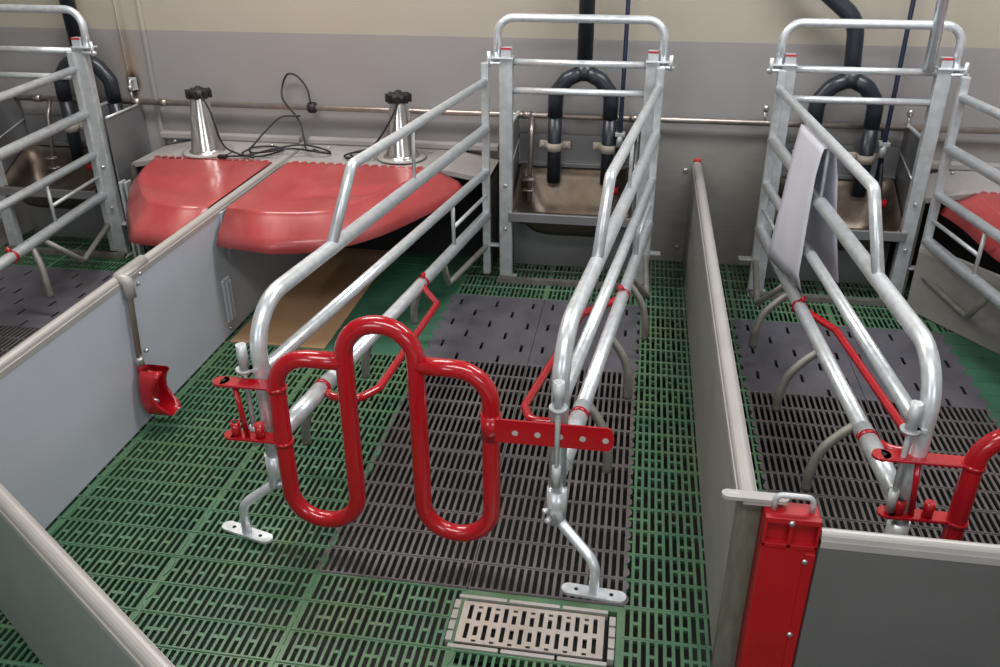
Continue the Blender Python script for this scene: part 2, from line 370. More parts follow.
# ---------------------------------------------------------------- side frames, crates
def crate(name, label, rear_l, rear_r, front_l, front_r, mirror_foot=True, parts='LR', lo=.08, gate_at=None, hoop=None, post_up=False, fo=.08):
    C0 = ((rear_l[0] + rear_r[0]) / 2, (rear_l[1] + front_l[1]) / 2, 0)
    t = thing(name, label, 'crate', C0)
    # rear frame -------------------------------------------------
    hx0, hx1 = hoop; y = 3.62
    b = MB(); b.tube([(hx0, y, .96), (hx0 + .005, y, 1.145), (hx1 - .005, y, 1.145), (hx1, y, .96)], .0165, fil=.07, seg=8)
    b.tube([(hx0 + .06, y, .972), (hx1 - .06, y, .972)], .0135); b.tube([(hx0 + .06, y, .857), (hx1 - .06, y, .857)], .0135)
    h = b.build('rear_hoop', 'galv', t)
    for s, x in ((1, hx0), (-1, hx1)):
        b = MB(); b.box(min(x + s * .012, x + s * .068), max(x + s * .012, x + s * .068), y - .02, y + .02, 0, .985, .003)
        b.box(min(x + s * .002, x + s * .085), max(x + s * .002, x + s * .085), y - .045, y + .045, 0, .008, .002)
        p = b.build('rear_post', 'galvdull', t)
        b = MB(); b.box(x - .03, x + .07 if s > 0 else x + .03, y - .028, y + .028, .985, .992, .002) if s > 0 else b.box(x - .07, x + .03, y - .028, y + .028, .985, .992, .002)
        b.box(min(x + s * .02, x + s * .062), max(x + s * .02, x + s * .062), y - .02, y + .016, .992, 1.03, .002)
        b.tube([(x - s * .03, y - .02, .955), (x - s * .03, y - .02, 1.015)], .008)
        b.tube([(x - s * .045, y - .02, .968), (x + s * .02, y - .02, .968)], .007)
        b.build('bracket', 'galv', p)
        one(lambda b: b.box(min(x + s * .02, x + s * .062), max(x + s * .02, x + s * .062), y - .0215, y - .0195, 1.022, 1.03), 'sticker', 'sticker', p)
        b = MB(); bolt_mb(b, (x + s * .04, y - .021, .45), (0, -1, 0), .009); bolt_mb(b, (x + s * .04, y - .021, .25), (0, -1, 0), .009); b.split('bolt', 'bolt', p)
        b = MB(); b.box(x - .055 if s > 0 else x - .01, x + .01 if s > 0 else x + .055, y - .03, y + .01, .165, .172, .001); b.build('hinge_plate', 'galvdull', p)
    b = MB(); b.prism([(hx0 + .01, y - .03, 0), (hx0 + .01, y - .055, .0), (hx0 + .01, y - .05, .02), (hx0 + .01, y - .03, .025)], (hx1 - hx0 - .02, 0, 0)); b.build('floor_sill', 'grub', t)
    if post_up:
        b = MB(); b.tube([(hx1 - .10, y - .01, .98), (hx1 - .12, y + .02, 2.78)], .0215); b.build('support_post', 'galv', t)
    # side frames -----------------------------------------------
    for side, A, B, s in (('L', rear_l, front_l, -1), ('R', rear_r, front_r, 1)):
        if side not in parts: continue
        A = Vector((A[0], A[1], 0)); B = Vector((B[0], B[1], 0)); D = B - A; Ln = D.length
        def P(yw, z, off=0):
            k = (A.y - yw) / (A.y - B.y); q = A + D * k; return Vector((q.x + s * off, yw, z))
        yb = B.y
        b = MB(); b.tube([P(A.y, .695), P(yb, .69), P(yb, .16)], .0215, n=14, fil=.13, seg=10)
        fr = b.build('side_frame', 'galv', t)
        one(lambda b: b.box(A.x - .016, A.x + .016, A.y - .013, A.y + .017, .03, .97, .003), 'hinge_post', 'galvdull', fr)
        one(lambda b: b.tube([P(A.y, .895), P(2.36, .888), P(2.2, .70)], .0165, fil=.035), 'upper_rail', 'galv', fr)
        one(lambda b: b.tube([P(A.y, .507), P(yb + .02, .513)], .018), 'middle_rail', 'galv', fr)
        b = MB(); b.tube([P(A.y, .311), P(yb + .02, .300)], .0225, n=14); b.tube([P(yb + .33, .302), P(yb + .05, .300)], .0255, n=14); b.build('lower_rail', 'galv', fr)
        b = MB(); b.tube([P(2.82, .885), P(2.815, .70)], .006, 8); b.split('brace_rod', 'galvdull', fr)
        b = MB(); b.tube([P(A.y, .402), P(3.18, .40)], .008, 8); b.tube([P(3.18, .50), P(3.18, .31)], .008, 8); b.split('brace_rod', 'galvdull', fr)
        b = MB(); b.tube([P(A.y - .01, .165), P(3.24, .125, .05), P(3.06, .29, 0)], .0125, fil=.02); b.build('anti_crush_finger', 'finger', fr)
        for yy in (2.94, 2.50, 2.08):
            b = MB(); b.tube(bez([P(yy + .03, .300, 0), P(yy + .02, .262, fo * .42), P(yy + .01, .215, fo * .78), P(yy, .15, fo * .98), P(yy, .085, fo)], 5), [.0135] * 14 + [.0145] * 7); b.build('anti_crush_finger', 'finger', fr)
        # foot
        Fp = P(yb, 0); o_ = (.109 if s > 0 else .096); yy = yb - (.085 if s > 0 else .036)
        px_, py_ = Fp.x + s * o_, yy
        b = MB(); b.tube([(Fp.x + s * .003, yb, .24), (Fp.x + s * .003, yb, .165), (px_, py_, .105), (px_, py_, .003)], .0138, fil=.05, seg=8)
        b.tube([(Fp.x, yb, .26), (Fp.x, yb, .16)], .0255, n=14); bolt_mb(b, (Fp.x - s * .015, yb - .022, .18), (-s * .5, -1, 0), .008, .012); bolt_mb(b, (Fp.x - s * .02, yb - .02, .205), (-s, -.6, 0), .007, .012)
        ft = b.build('foot', 'galv', fr)
        b = MB(); n_ = 10; pl = []
        for e, x0 in ((1, px_ + .064), (-1, px_ - .064)):
            for k in range(n_ + 1):
                an = -math.pi / 2 + math.pi * k / n_ + (0 if e > 0 else math.pi); pl.append((x0 + .019 * math.cos(an), py_ + .019 * math.sin(an), .003))
        ta = -.27 if s < 0 else -.08; rot = lambda p: (px_ + (p[0] - px_) * math.cos(ta) - (p[1] - py_) * math.sin(ta), py_ + (p[0] - px_) * math.sin(ta) + (p[1] - py_) * math.cos(ta), p[2])
        b.prism([rot(p) for p in pl], (0, 0, .008)); fp = b.build('foot_plate', 'galv', ft)
        b = MB(); b.lathe([(.0055, .0), (.0055, .0008)], rot((px_ - .045, py_, .011)), 12); b.lathe([(.0055, .0), (.0055, .0008)], rot((px_ + .045, py_, .011)), 12); b.split('plate_hole', 'hole', ft)
        # pin and lug in front of the front post
        b = MB(); pxn = Fp.x + (-.035 if s < 0 else .0); pyn = yb - (.02 if s < 0 else .045)
        b.tube([(pxn, pyn, .30), (pxn, pyn, .60)], .0065, 8); b.tube([(pxn, pyn, .53), (pxn, pyn, .598)], .0135); b.tube([(pxn, pyn, .30), (pxn, pyn, .36)], .011)
        b.lathe([(.022, 0), (.022, .008)], (pxn, pyn, .523), 16)
        b.box(min(pxn, Fp.x), max(pxn, Fp.x), min(pyn, yb) - .006, yb, .523, .531)
        b.build('locking_pin', 'galvdull', fr)
        # red adjustable rod
        fr_off = .16 if hoop[0] < 0 else .115
        b = MB(); b.tube([P(2.84, .31, .01), P(2.79, .30, -.03), P(2.68, .30, -.72 * fr_off), P(yb + .31, .30, -fr_off), P(yb + .24, .30, -.8 * fr_off), P(yb + .24, .30, -.05), P(yb + .30, .302, .02)], .0125, fil=.035)
        for yy in (2.84, yb + .28):
            pa = P(yy - .007, .304); pc = P(yy + .007, .304); b.tube([pa, pc], .0262, 16)
        b.tube([P(2.84, .325), P(2.83, .345, -.01)], .009, 8)
        b.build('red_crush_rod', 'red', fr)['label'] = 'red painted rod bent inwards from the lower rail'
    if gate_at:
        gx, gy, ext, dz = gate_at
        b = MB(); dx = gx + .85
        X = [-.85 + dx, -.667 + dx, -.49 + dx, -.31 + dx]
        b.tube([(X[1], gy, .588), (X[0], gy, .588), (X[0], gy, .097), (X[1], gy, .097), (X[1], gy, .695), (X[2], gy, .695), (X[2], gy, .097), (X[3], gy, .097), (X[3], gy, .59), (X[2], gy, .595)], .0225, n=16, fil=.088, seg=8)
        b.up(dz); gt = b.build('front_gate', 'red', t); gt['label'] = 'red painted serpentine tube gate across the front of the crate'
        b = MB()
        for z, xa in ((.498, -1.0 - ext * .1 + dx), (.338, -.995 - ext * .02 + dx)):
            b.box(xa, X[0] + .012, gy - .012, gy + .030, z - .004, z + .004, .002); b.lathe([(.021, -.004), (.021, .004)], (xa, gy + .009, z), 16)
            b.lathe([(.0255, -.006), (.0255, .006)], (X[0], gy, z), 16)
        b.tube([(-.965 + dx, gy + .005, .498), (-.95 + dx, gy + .005, .338)], .0075, 8)
        for x in (-.98 + dx, -.915 + dx): b.tube([(x, gy + .005, .338), (x, gy + .005, .382)], .0125)
        b.up(dz); hb = b.build('hinge_bracket', 'red', gt)
        b = MB(); b.lathe([(.0065, 0), (.0065, .0006)], (-.995 - ext * .1 + dx, gy + .009, .5022), 12)
        for x in (-.98 + dx,): b.lathe([(.0085, 0), (.0085, .0006)], (x, gy + .005, .3822), 12)
        b.up(dz); b.split('pin_hole', 'hole', hb)
        b = MB(); xr = -.012 + dx; yp = gy - .018; zc = .442
        n_ = 10
        b.prism([(X[3], yp - .003, zc - .032)] + [(xr - .016 + .016 * math.cos(-math.pi / 2 + math.pi * k / n_), yp - .003, zc + .032 * math.sin(-math.pi / 2 + math.pi * k / n_)) for k in range(n_ + 1)] + [(X[3], yp - .003, zc + .032)], (0, .006, 0))
        b.lathe([(.0255, -.035), (.0255, .035)], (X[3], gy, zc), 16)
        b.up(dz); lp = b.build('latch_plate', 'red', gt)
        b = MB()
        for k in range(5): b.lathe([(.0075, 0), (.0075, .0008)], (X[3] + .062 + k * .054, yp - .0032, zc - .002), 14, (0, -1, 0))
        b.up(dz); b.split('plate_hole', mat('pale hole', srgb(170, 166, 162), .5), lp)
    return t
crate('farrowing_crate', 'galvanised sow crate in the middle pen with red serpentine front gate and two foot plates', (-.64, 3.60), (.075, 3.585), (-.902, 1.78), (-.137, 1.745), gate_at=(-.841, 1.725, 0, .004), hoop=(-.594, .083))
crate('farrowing_crate', 'galvanised sow crate in the right pen with a white sheet over its top rail', (.545, 3.60), (1.21, 3.56), (.683, 1.75), (1.50, 1.80), gate_at=(.797, 1.725, .45, -.047), hoop=(.530, 1.187), post_up=True, fo=.115)
crate('farrowing_crate', 'galvanised sow crate at the far left, its rear end behind the grey partition', (-3.2, 3.60), (-2.5, 3.60), (-3.2, 1.78), (-2.33, 1.80), gate_at=None, hoop=(-3.09, -2.425), fo=.05)

# ---------------------------------------------------------------- partitions
def board(name, p0, p1, h, th, label, mt='panel', cat='partition', rail=True, z0=.0):
    p0 = Vector((p0[0], p0[1], 0)); p1 = Vector((p1[0], p1[1], 0)); d = (p1 - p0); L = d.length; an = math.atan2(d.y, d.x)
    t = thing(name, label, cat, tuple(p0)); mw = Matrix.Translation(p0) @ Matrix.Rotation(an, 4, 'Z')
    b = MB(); b.box(0, L, -th / 2, th / 2, z0 + .003, h - .02, .002, mw); b.build('panel', mt, t)
    if rail:
        b = MB(); b.box(0, L, -th / 2 - .0015, th / 2 + .0015, h - .036, h - .018, .001, mw)
        pr = [(0, th / 2 - .001 , h - .02)] + [(0, (th / 2 - .002) * math.cos(math.pi * k / 8), h - .014 + .014 * math.sin(math.pi * k / 8)) for k in range(9)] + [(0, -th / 2 + .001, h - .02)]
        b.prism([mw @ Vector(q) for q in pr], mw.to_3x3() @ Vector((L, 0, 0)))
        b.build('top_rail', 'rail', t)
    return t, mw
lp, _ = board('partition', (-1.587, 1.40), (-1.587, 3.90), .525, .036, 'long grey plastic partition left of the middle pen, carrying the red drinker and running under the nest covers')
b = MB(); b.tube([(-1.588, 2.42, .515), (-1.588, 2.262, .515), (-1.553, 2.262, .515), (-1.553, 2.262, .455)], [.019] * 99, 14, fil=.03); b.build('joint_cap', 'rail', lp)
b = MB(); b.box(-1.572, -1.562, 2.965, 3.035, .30, .50, .002); b.prism([(-1.568, 2.93, .36), (-1.568, 2.995, .34), (-1.568, 3.02, .50), (-1.568, 2.94, .50)], (.008, 0, 0)); b.build('end_bracket', 'panel', lp)
b = MB(); b.box(-1.569, -1.556, 2.865, 2.925, .06, .245, .005); b.box(-1.557, -1.548, 2.880, 2.893, .07, .235, .003); b.box(-1.557, -1.548, 2.905, 2.916, .07, .235, .003); b.build('slide_bracket', 'panel', lp)
b = MB(); bolt_mb(b, (-1.568, 2.88, .035), (1, 0, 0), .008); bolt_mb(b, (-1.568, 2.335, .47), (1, 0, 0), .006); bolt_mb(b, (-1.555, 2.335, .505), (1, 0, 0), .006); b.split('bolt', 'bolt', lp)
board('pen_gate', (-1.57, 1.448), (-.48, .735), .52, .034, 'grey plastic pen gate swung open at the lower left corner of the photo', 'gateleft', 'gate')
rd, _ = board('partition', (.279, 1.475), (.279, 3.94), .50, .040, 'long narrow grey partition between the middle and right pens, ending at the red post', 'panelwet')
b = MB(); b.box(.254, .304, 1.452, 1.477, .004, .498, .003); b.build('end_profile', 'olive', rd)['label'] = 'worn brownish end profile'
one(lambda b: b.box(.262, .296, 3.925, 3.94, .498, .512, .004), 'end_cap', 'sticker', rd)
b = MB(); bolt_mb(b, (.232, 3.949, .453), (0, -1, 0), .013, .012); bolt_mb(b, (.225, 3.949, .075), (0, -1, 0), .013, .012); b.split('bolt', 'bolt', rd)
fp, _ = board('pen_gate', (.413, 1.41), (1.95, 1.41), .482, .030, 'grey plastic gate panel at the lower right, joined to the red post', mat('gate plastic grey', srgb(98, 98, 97), .4, 0, .08, 4), 'gate')
# red post
t = thing('gate_post', 'red plastic gate post with steel bow and pale latch, right of the long partition', 'post', (.355, 1.43, 0))
b = MB(); b.box(.304, .411, 1.405, 1.462, .004, .43, .003); b.box(.304, .411, 1.420, 1.462, .43, .50, .003)
b.box(.304, .411, 1.405, 1.42, .488, .50, .001); b.box(.304, .411, 1.405, 1.42, .425, .437, .001)
for xa, xb in ((.304, .309), (.352, .359), (.406, .411)): b.box(xa, xb, 1.405, 1.42, .43, .49)
b.box(.390, .411, 1.402, 1.408, .01, .42, .002)
b.build('post_body', 'redpost', t)
b = MB(); b.tube([(.322, 1.435, .498), (.322, 1.435, .535), (.395, 1.435, .535), (.395, 1.435, .498)], .006, fil=.014); b.build('steel_bow', 'galvdull', t)
b = MB(); pl = [(.232 + .013 * math.cos(math.pi / 2 + math.pi * k / 8), 1.447 + .013 * math.sin(math.pi / 2 + math.pi * k / 8), .512) for k in range(9)] + [(.338 + .013 * math.cos(-math.pi / 2 + math.pi * k / 8), 1.447 + .013 * math.sin(-math.pi / 2 + math.pi * k / 8), .512) for k in range(9)]
b.prism(pl, (0, 0, .008)); b.box(.262, .32, 1.436, 1.458, .503, .512); la = b.build('latch', 'rail', t); la['label'] = 'pale slotted latch bar'
one(lambda b: b.box(.232, .252, 1.445, 1.449, .5202, .5206), 'latch_slot', 'galvdull', la)
b = MB()
for x, z in ((.354, .492), (.392, .40), (.392, .20)): bolt_mb(b, (x, 1.404, z), (0, -1, 0), .0065, .003)
b.split('screw', 'bolt', t)

# ---------------------------------------------------------------- drinker on the left partition
t = thing('bowl_drinker', 'red bowl drinker hanging by its steel pipe on the left grey partition', 'drinker', (-1.53, 2.24, .05))
b = MB(); b.tube([(-1.558, 2.262, .525), (-1.552, 2.262, .50), (-1.552, 2.235, .23)], .0095); dp = b.build('pipe', 'copper', t)
b = MB(); b.lathe([(.014, 0), (.014, .022), (.011, .03)], (-1.552, 2.235, .222), 14); bolt_mb(b, (-1.545, 2.262, .262), (1, 0, 0), .007, .01); b.build('pipe_fitting', 'bolt', t)
# scoop: U-shaped section swept from top to bottom, open towards the pen
b = MB(); secs = [(.212, .022, .030, .088), (.195, .036, .036, .082), (.175, .044, .040, .066), (.15, .050, .040, .055), (.12, .052, .042, .052), (.095, .050, .042, .064), (.072, .044, .042, .088), (.055, .034, .038, .100), (.045, .018, .02, .088)]
n_ = 14; V = []
for z, hw, back, front in secs:
    for k in range(n_ + 1):
        u = -1 + 2 * k / n_; q = abs(u); yy = 2.235 + (1 if u > 0 else -1) * hw * (math.sin(q / .5 * math.pi / 2) if q < .5 else 1 - .12 * (q - .5)); xx = -1.556 + (.016 * (1 - math.cos(q / .5 * math.pi / 2)) if q < .5 else .016 + (front - .016) * (q - .5) / .5)
        V.append((xx, yy, z))
for dx in (0, 1):
    pass
inner = [(x + .006 if abs((i % (n_ + 1)) - n_ / 2) < n_ / 2 - 1 else x, 2.235 + (y - 2.235) * .86, z + .004) for i, (x, y, z) in enumerate(V)]
F = []; W = n_ + 1; N0 = len(V); rows = len(secs)
for i in range(rows - 1):
    for k in range(n_):
        F.append((i * W + k, i * W + k + 1, (i + 1) * W + k + 1, (i + 1) * W + k)); F.append(tuple(N0 + q for q in (i * W + k + 1, i * W + k, (i + 1) * W + k, (i + 1) * W + k + 1)))
    F.append((i * W, (i + 1) * W, N0 + (i + 1) * W, N0 + i * W)); F.append((i * W + n_, N0 + i * W + n_, N0 + (i + 1) * W + n_, (i + 1) * W + n_))
F.append(tuple(range(W)) + tuple(N0 + k for k in range(W - 1, -1, -1)))
b.quad(V + inner, F, True)
base = (rows - 2) * W
b.quad([V[base + k] for k in range(W)] + [(-1.475, 2.235, .050)], [tuple(range(W))], False)
b.lathe([(.016, 0), (.013, .03)], (-1.552, 2.235, .200), 14)
b.build('bowl', 'red', t)
one(lambda b: b.tube([(-1.548, 2.235, .10), (-1.515, 2.235, .085)], .007, 8), 'nipple', 'bolt', t)

# ---------------------------------------------------------------- nest covers
def nest(sgn, xm, label_s, kind):
    """sgn +1: lid spreads to +x from the partition at xm"""
    X = lambda d: xm + sgn * d
    t = thing('creep_nest', label_s, 'nest', (X(.45), 3.8, .0))
    b = MB(); e = .022; W = {'A': .93, 'B': .72, 'C': .80}[kind]
    top = [(X(.0), 3.60, .505), (X(W - .17), 3.60, .505), (X(W), 3.62, .47), (X(W), 3.945, .47), (X(W - .2), 3.945, .515), (X(0), 3.945, .515)]
    b.quad([*top, *[(p[0], p[1], p[2] - e) for p in top]], [(0, 1, 4, 5), (1, 2, 3, 4), (6, 7, 10, 11)[::-1], (7, 8, 9, 10)[::-1]] + [(i, (i + 1) % 6, 6 + (i + 1) % 6, 6 + i) for i in range(6)])
    b.build('shelf_top', 'shelf', t)
    b = MB(); b.box(min(X(0), X(W)), max(X(0), X(W)), 3.90, 3.945, .515, .545, .006); b.build('back_ledge', 'shelf', t)
    b = MB(); b.box(min(X(.01), X(W)), max(X(.01), X(W)), 3.87, 3.90, .0, .47, .003); b.build('back_board', 'hole', t)  # near-black colour paints in the shade under the lid
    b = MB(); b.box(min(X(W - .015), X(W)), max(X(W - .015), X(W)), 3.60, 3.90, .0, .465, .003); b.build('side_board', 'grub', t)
    b = MB()
    for d in (.12, .62): bolt_mb(b, (X(d), 3.86, .514), (0, 0, 1), .009, .003)
    b.split('rivet', 'bolt', t)
    # lid
    lid = MB()
    nb = 20; y_b = 3.60
    T = [(X(.015), y_b), (X(.72), y_b), (X(.50), 3.10), (X(.40), 2.985), (X(.015), 2.965)]
    # dense outline rings: top outline -> shoulder -> bottom hem
    if kind == 'B':
        ring_t = [(X(.015), 3.60, .512), (X(.575), 3.58, .510), (X(.52), 3.36, .512), (X(.41), 3.16, .510), (X(.31), 3.03, .510), (X(.25), 2.985, .512), (X(.14), 2.965, .512), (X(.015), 2.965, .512)]
        ring_b = [(X(.0), 3.60, .47), (X(.62), 3.58, .45), (X(.595), 3.37, .42), (X(.46), 3.10, .40), (X(.36), 2.94, .395), (X(.30), 2.86, .39), (X(.17), 2.83, .392), (X(.015), 2.845, .40)]
    else:
        q = .80 if kind == 'A' else .70
        ring_t = [(X(.015), 3.60, .512), (X(q - .09), 3.60, .510), (X(.60), 3.36, .512), (X(.50), 3.13, .510), (X(.44), 3.03, .510), (X(.34), 2.97, .512), (X(.18), 2.95, .512), (X(.015), 2.968, .512)]
        ring_b = [(X(.0), 3.60, .47), (X(q + .04), 3.57, .432), (X(q - .01), 3.40, .42), (X(.65), 3.12, .405), (X(.54), 2.96, .40), (X(.41), 2.87, .392), (X(.24), 2.82, .392), (X(.015), 2.845, .40)]
    def dens(R, n=6):
        return bez(R, n)
    # keep the corner at index 1 sharp
    rt = [Vector(ring_t[0])] + bez(ring_t[1:7], 6) + [Vector(ring_t[7])]
    rb = [Vector(ring_b[0])] + bez(ring_b[1:7], 6) + [Vector(ring_b[7])]
    rs = [p.lerp(q, .05) + Vector((0, 0, -.001)) for p, q in zip(rt, rb)]
    r2 = [p.lerp(q, .12) + Vector((0, 0, -.001)) for p, q in zip(rt, rb)]
    rm = [p.lerp(q, .72) + Vector((0, 0, .014)) for p, q in zip(rt, rb)]
    n = len(rt); V = rt + rs + r2 + rm + rb; F = []
    for lv in range(4):
        for i in range(n - 1): F.append((lv * n + i, lv * n + i + 1, (lv + 1) * n + i + 1, (lv + 1) * n + i))
    # top: fan of inner rings with a soft crease across the middle
    cen = Vector((X(.30), 3.32, .505))
    levels = [.965, .88, .78, .68, .58, .48, .38, .25, .12]; base = len(V)
    for kk in levels:
        for p in rt:
            q = cen.lerp(p, kk); q.z = .512 - .020 * math.exp(-(((q.y - 3.20) - .30 * (abs(q.x - xm) - .3)) / .045) ** 2) * (1 if kk < .9 else 0) * min(1, abs(q.x - xm) / .2); V.append(q)
    prev = 0
    for li in range(9):
        cur = base + li * n
        for i in range(n): F.append((prev + i, cur + i, cur + (i + 1) % n, prev + (i + 1) % n))
        prev = cur
    V.append(cen); ci = len(V) - 1
    for i in range(n): F.append((prev + i, ci, prev + (i + 1) % n))
    lid.quad(V, F, True)
    # back edge scallops on the shelf
    m_ = 16
    for k in range(m_):
        x = X(.03 + (k + .5) * {'A': .66, 'B': .56, 'C': .56}[kind] / m_); r = {'A': .66, 'B': .56, 'C': .56}[kind] / m_ * .36
        lid.prism([(x + r * math.cos(math.pi * j / 8), 3.598 + r * 1.9 * math.sin(math.pi * j / 8), .507) for j in range(9)], (0, 0, .006))
    L = lid.build('lid', 'redplastic', t); L['label'] = 'red glass fibre lid'
    so = L.modifiers.new('thickness', 'SOLIDIFY'); so.thickness = .005; so.offset = -1
    # lamp
    return t
nest(1, -1.565, 'creep nest with red lid and grey shelf, between the partition and the middle crate', 'A')
nest(-1, -1.609, 'creep nest with red lid and grey shelf, left of the grey partition', 'B')
nest(-1, 1.97, 'creep nest with red lid at the right edge of the photo beyond the crate bars', 'C')
def lamp(x, y, label, cable, zb=.513):
    t = thing('heat_lamp', label, 'lamp', (x, y, zb), 'heat lamps on the nest shelves')
    z = zb
    b = MB(); b.lathe([(.082, 0), (.086, .003), (.082, .008), (.074, .010), (.071, .022), (.040, .250), (.037, .257), (.030, .259)], (x, y, z), 36); s_ = b.build('shade', 'alu', t)
    b = MB(); b.lathe([(.112, -.0005), (.115, .003), (.104, .006)], (x, y, z), 36); b.build('base_ring', 'shelf', t)
    b = MB(); b.lathe([(.046, .253), (.050, .259), (.050, .277), (.044, .287), (.018, .291), (.012, .301)], (x, y, z), 12)
    for k in range(8):
        an = k * math.pi / 4 + .2; b.box(-.009, .009, -.007, .007, .251, .287, .002, Matrix.Translation((x + .05 * math.cos(an), y + .05 * math.sin(an), z)) @ Matrix.Rotation(an, 4, 'Z'))
    b.build('cap', 'rubber', t)
    b = MB()
    for k in range(5): b.lathe([(.004, 0), (.004, .001)], (x + .01, y - (.0655 - .030 * (k / 4)) + .002, z + .05 + k * .04), 8, (0, -1, .15))
    b.split('vent_hole', 'hole', s_)
    b = MB(); b.tube(bez(cable, 8), .0045, 8); b.build('cable', 'rubber', t)
Z = .52
lamp(-1.985, 3.71, 'shiny aluminium cone heat lamp with black cap on the left shelf', [(-1.965, 3.68, .79), (-1.90, 3.63, .72), (-1.86, 3.62, .58), (-1.80, 3.64, Z + .01), (-1.72, 3.64, Z), (-1.66, 3.70, Z), (-1.64, 3.78, Z), (-1.72, 3.82, Z), (-1.80, 3.78, Z), (-1.76, 3.70, Z), (-1.66, 3.66, .54), (-1.56, 3.69, .55), (-1.46, 3.76, Z), (-1.50, 3.80, Z)])
lamp(-1.060, 3.755, 'shiny aluminium cone heat lamp with black cap on the middle shelf behind the crate bars', [(-1.05, 3.72, .785), (-1.08, 3.68, .70), (-1.15, 3.68, .60), (-1.22, 3.68, Z + .01), (-1.27, 3.70, Z), (-1.30, 3.76, Z), (-1.24, 3.80, Z), (-1.20, 3.74, Z + .01), (-1.26, 3.68, Z), (-1.32, 3.72, Z), (-1.22, 3.76, Z + .02), (-1.18, 3.70, Z + .01), (-1.24, 3.66, Z), (-1.30, 3.68, Z)])
t = thing('power_cable', 'loose black power cable looping up over the steel wall pipe between the two lamps', 'cable', (-1.55, 3.8, .52))
b = MB(); b.tube(bez([(-1.525, 3.89, .715), (-1.545, 3.91, .78), (-1.59, 3.92, .83), (-1.635, 3.92, .838), (-1.665, 3.92, .79), (-1.655, 3.88, .73), (-1.58, 3.86, .64), (-1.54, 3.80, .57), (-1.51, 3.74, .537), (-1.46, 3.70, .54), (-1.40, 3.74, Z), (-1.44, 3.80, Z), (-1.54, 3.76, .55), (-1.66, 3.70, .54), (-1.76, 3.66, Z), (-1.86, 3.62, Z)], 8), .0045, 8)
b.tube(bez([(-1.57, 3.86, .66), (-1.66, 3.84, .655), (-1.72, 3.78, .60), (-1.77, 3.72, .54), (-1.80, 3.68, Z), (-1.72, 3.62, Z)], 8), .0045, 8); b.build('cord', 'rubber', t)
b = MB(); b.lathe([(.020, -.02), (.026, -.012), (.026, .012), (.020, .02)], (-1.525, 3.905, .69), 10, (1, 0, 0)); b.build('cable_tie', 'rubber', t)
b = MB(); b.box(-1.885, -1.845, 3.60, 3.625, .513, .53, .003); b.build('plug', 'rubber', t)

# ---------------------------------------------------------------- water pipe along the wall
t = thing('water_pipe', 'horizontal steel water pipe running along the whole back wall', 'pipe', (-.5, 3.9, .69))
b = MB(); b.tube([(-4.5, 3.905, .69), (3.5, 3.905, .69)], .0135); b.build('pipe_run', 'copper', t)
for x in (-2.42, -2.28, -.50, -.02, .60, 1.02, -2.95):
    b = MB(); b.lathe([(.018, -.02), (.018, .02)], (x, 3.905, .69), 14, (1, 0, 0)); b.build('coupling', 'copper', t)
for x in (-.58, .545, 1.14, -2.44):
    b = MB(); b.tube([(x, 3.905, .69), (x, 3.905, .745)], .007, 8); b.lathe([(.013, 0), (.013, .02), (.008, .026)], (x, 3.905, .742), 12); b.build('air_valve', 'bolt', t)
for x, lab in ((-.475, 'm'), (.60, 'r'), (-2.88, 'l')):
    b = MB(); b.tube([(x, 3.905, .69), (x, 3.86, .62), (x, 3.80, .31)], .0105, fil=.03)
    for z in (.42, .37): b.tube([(x - .03, 3.815, z), (x + .03, 3.815, z)], .005, 8); b.tube([(x - .03, 3.79, z), (x + .03, 3.79, z)], .005, 8)
    b.build('drop_pipe', 'copper', t)
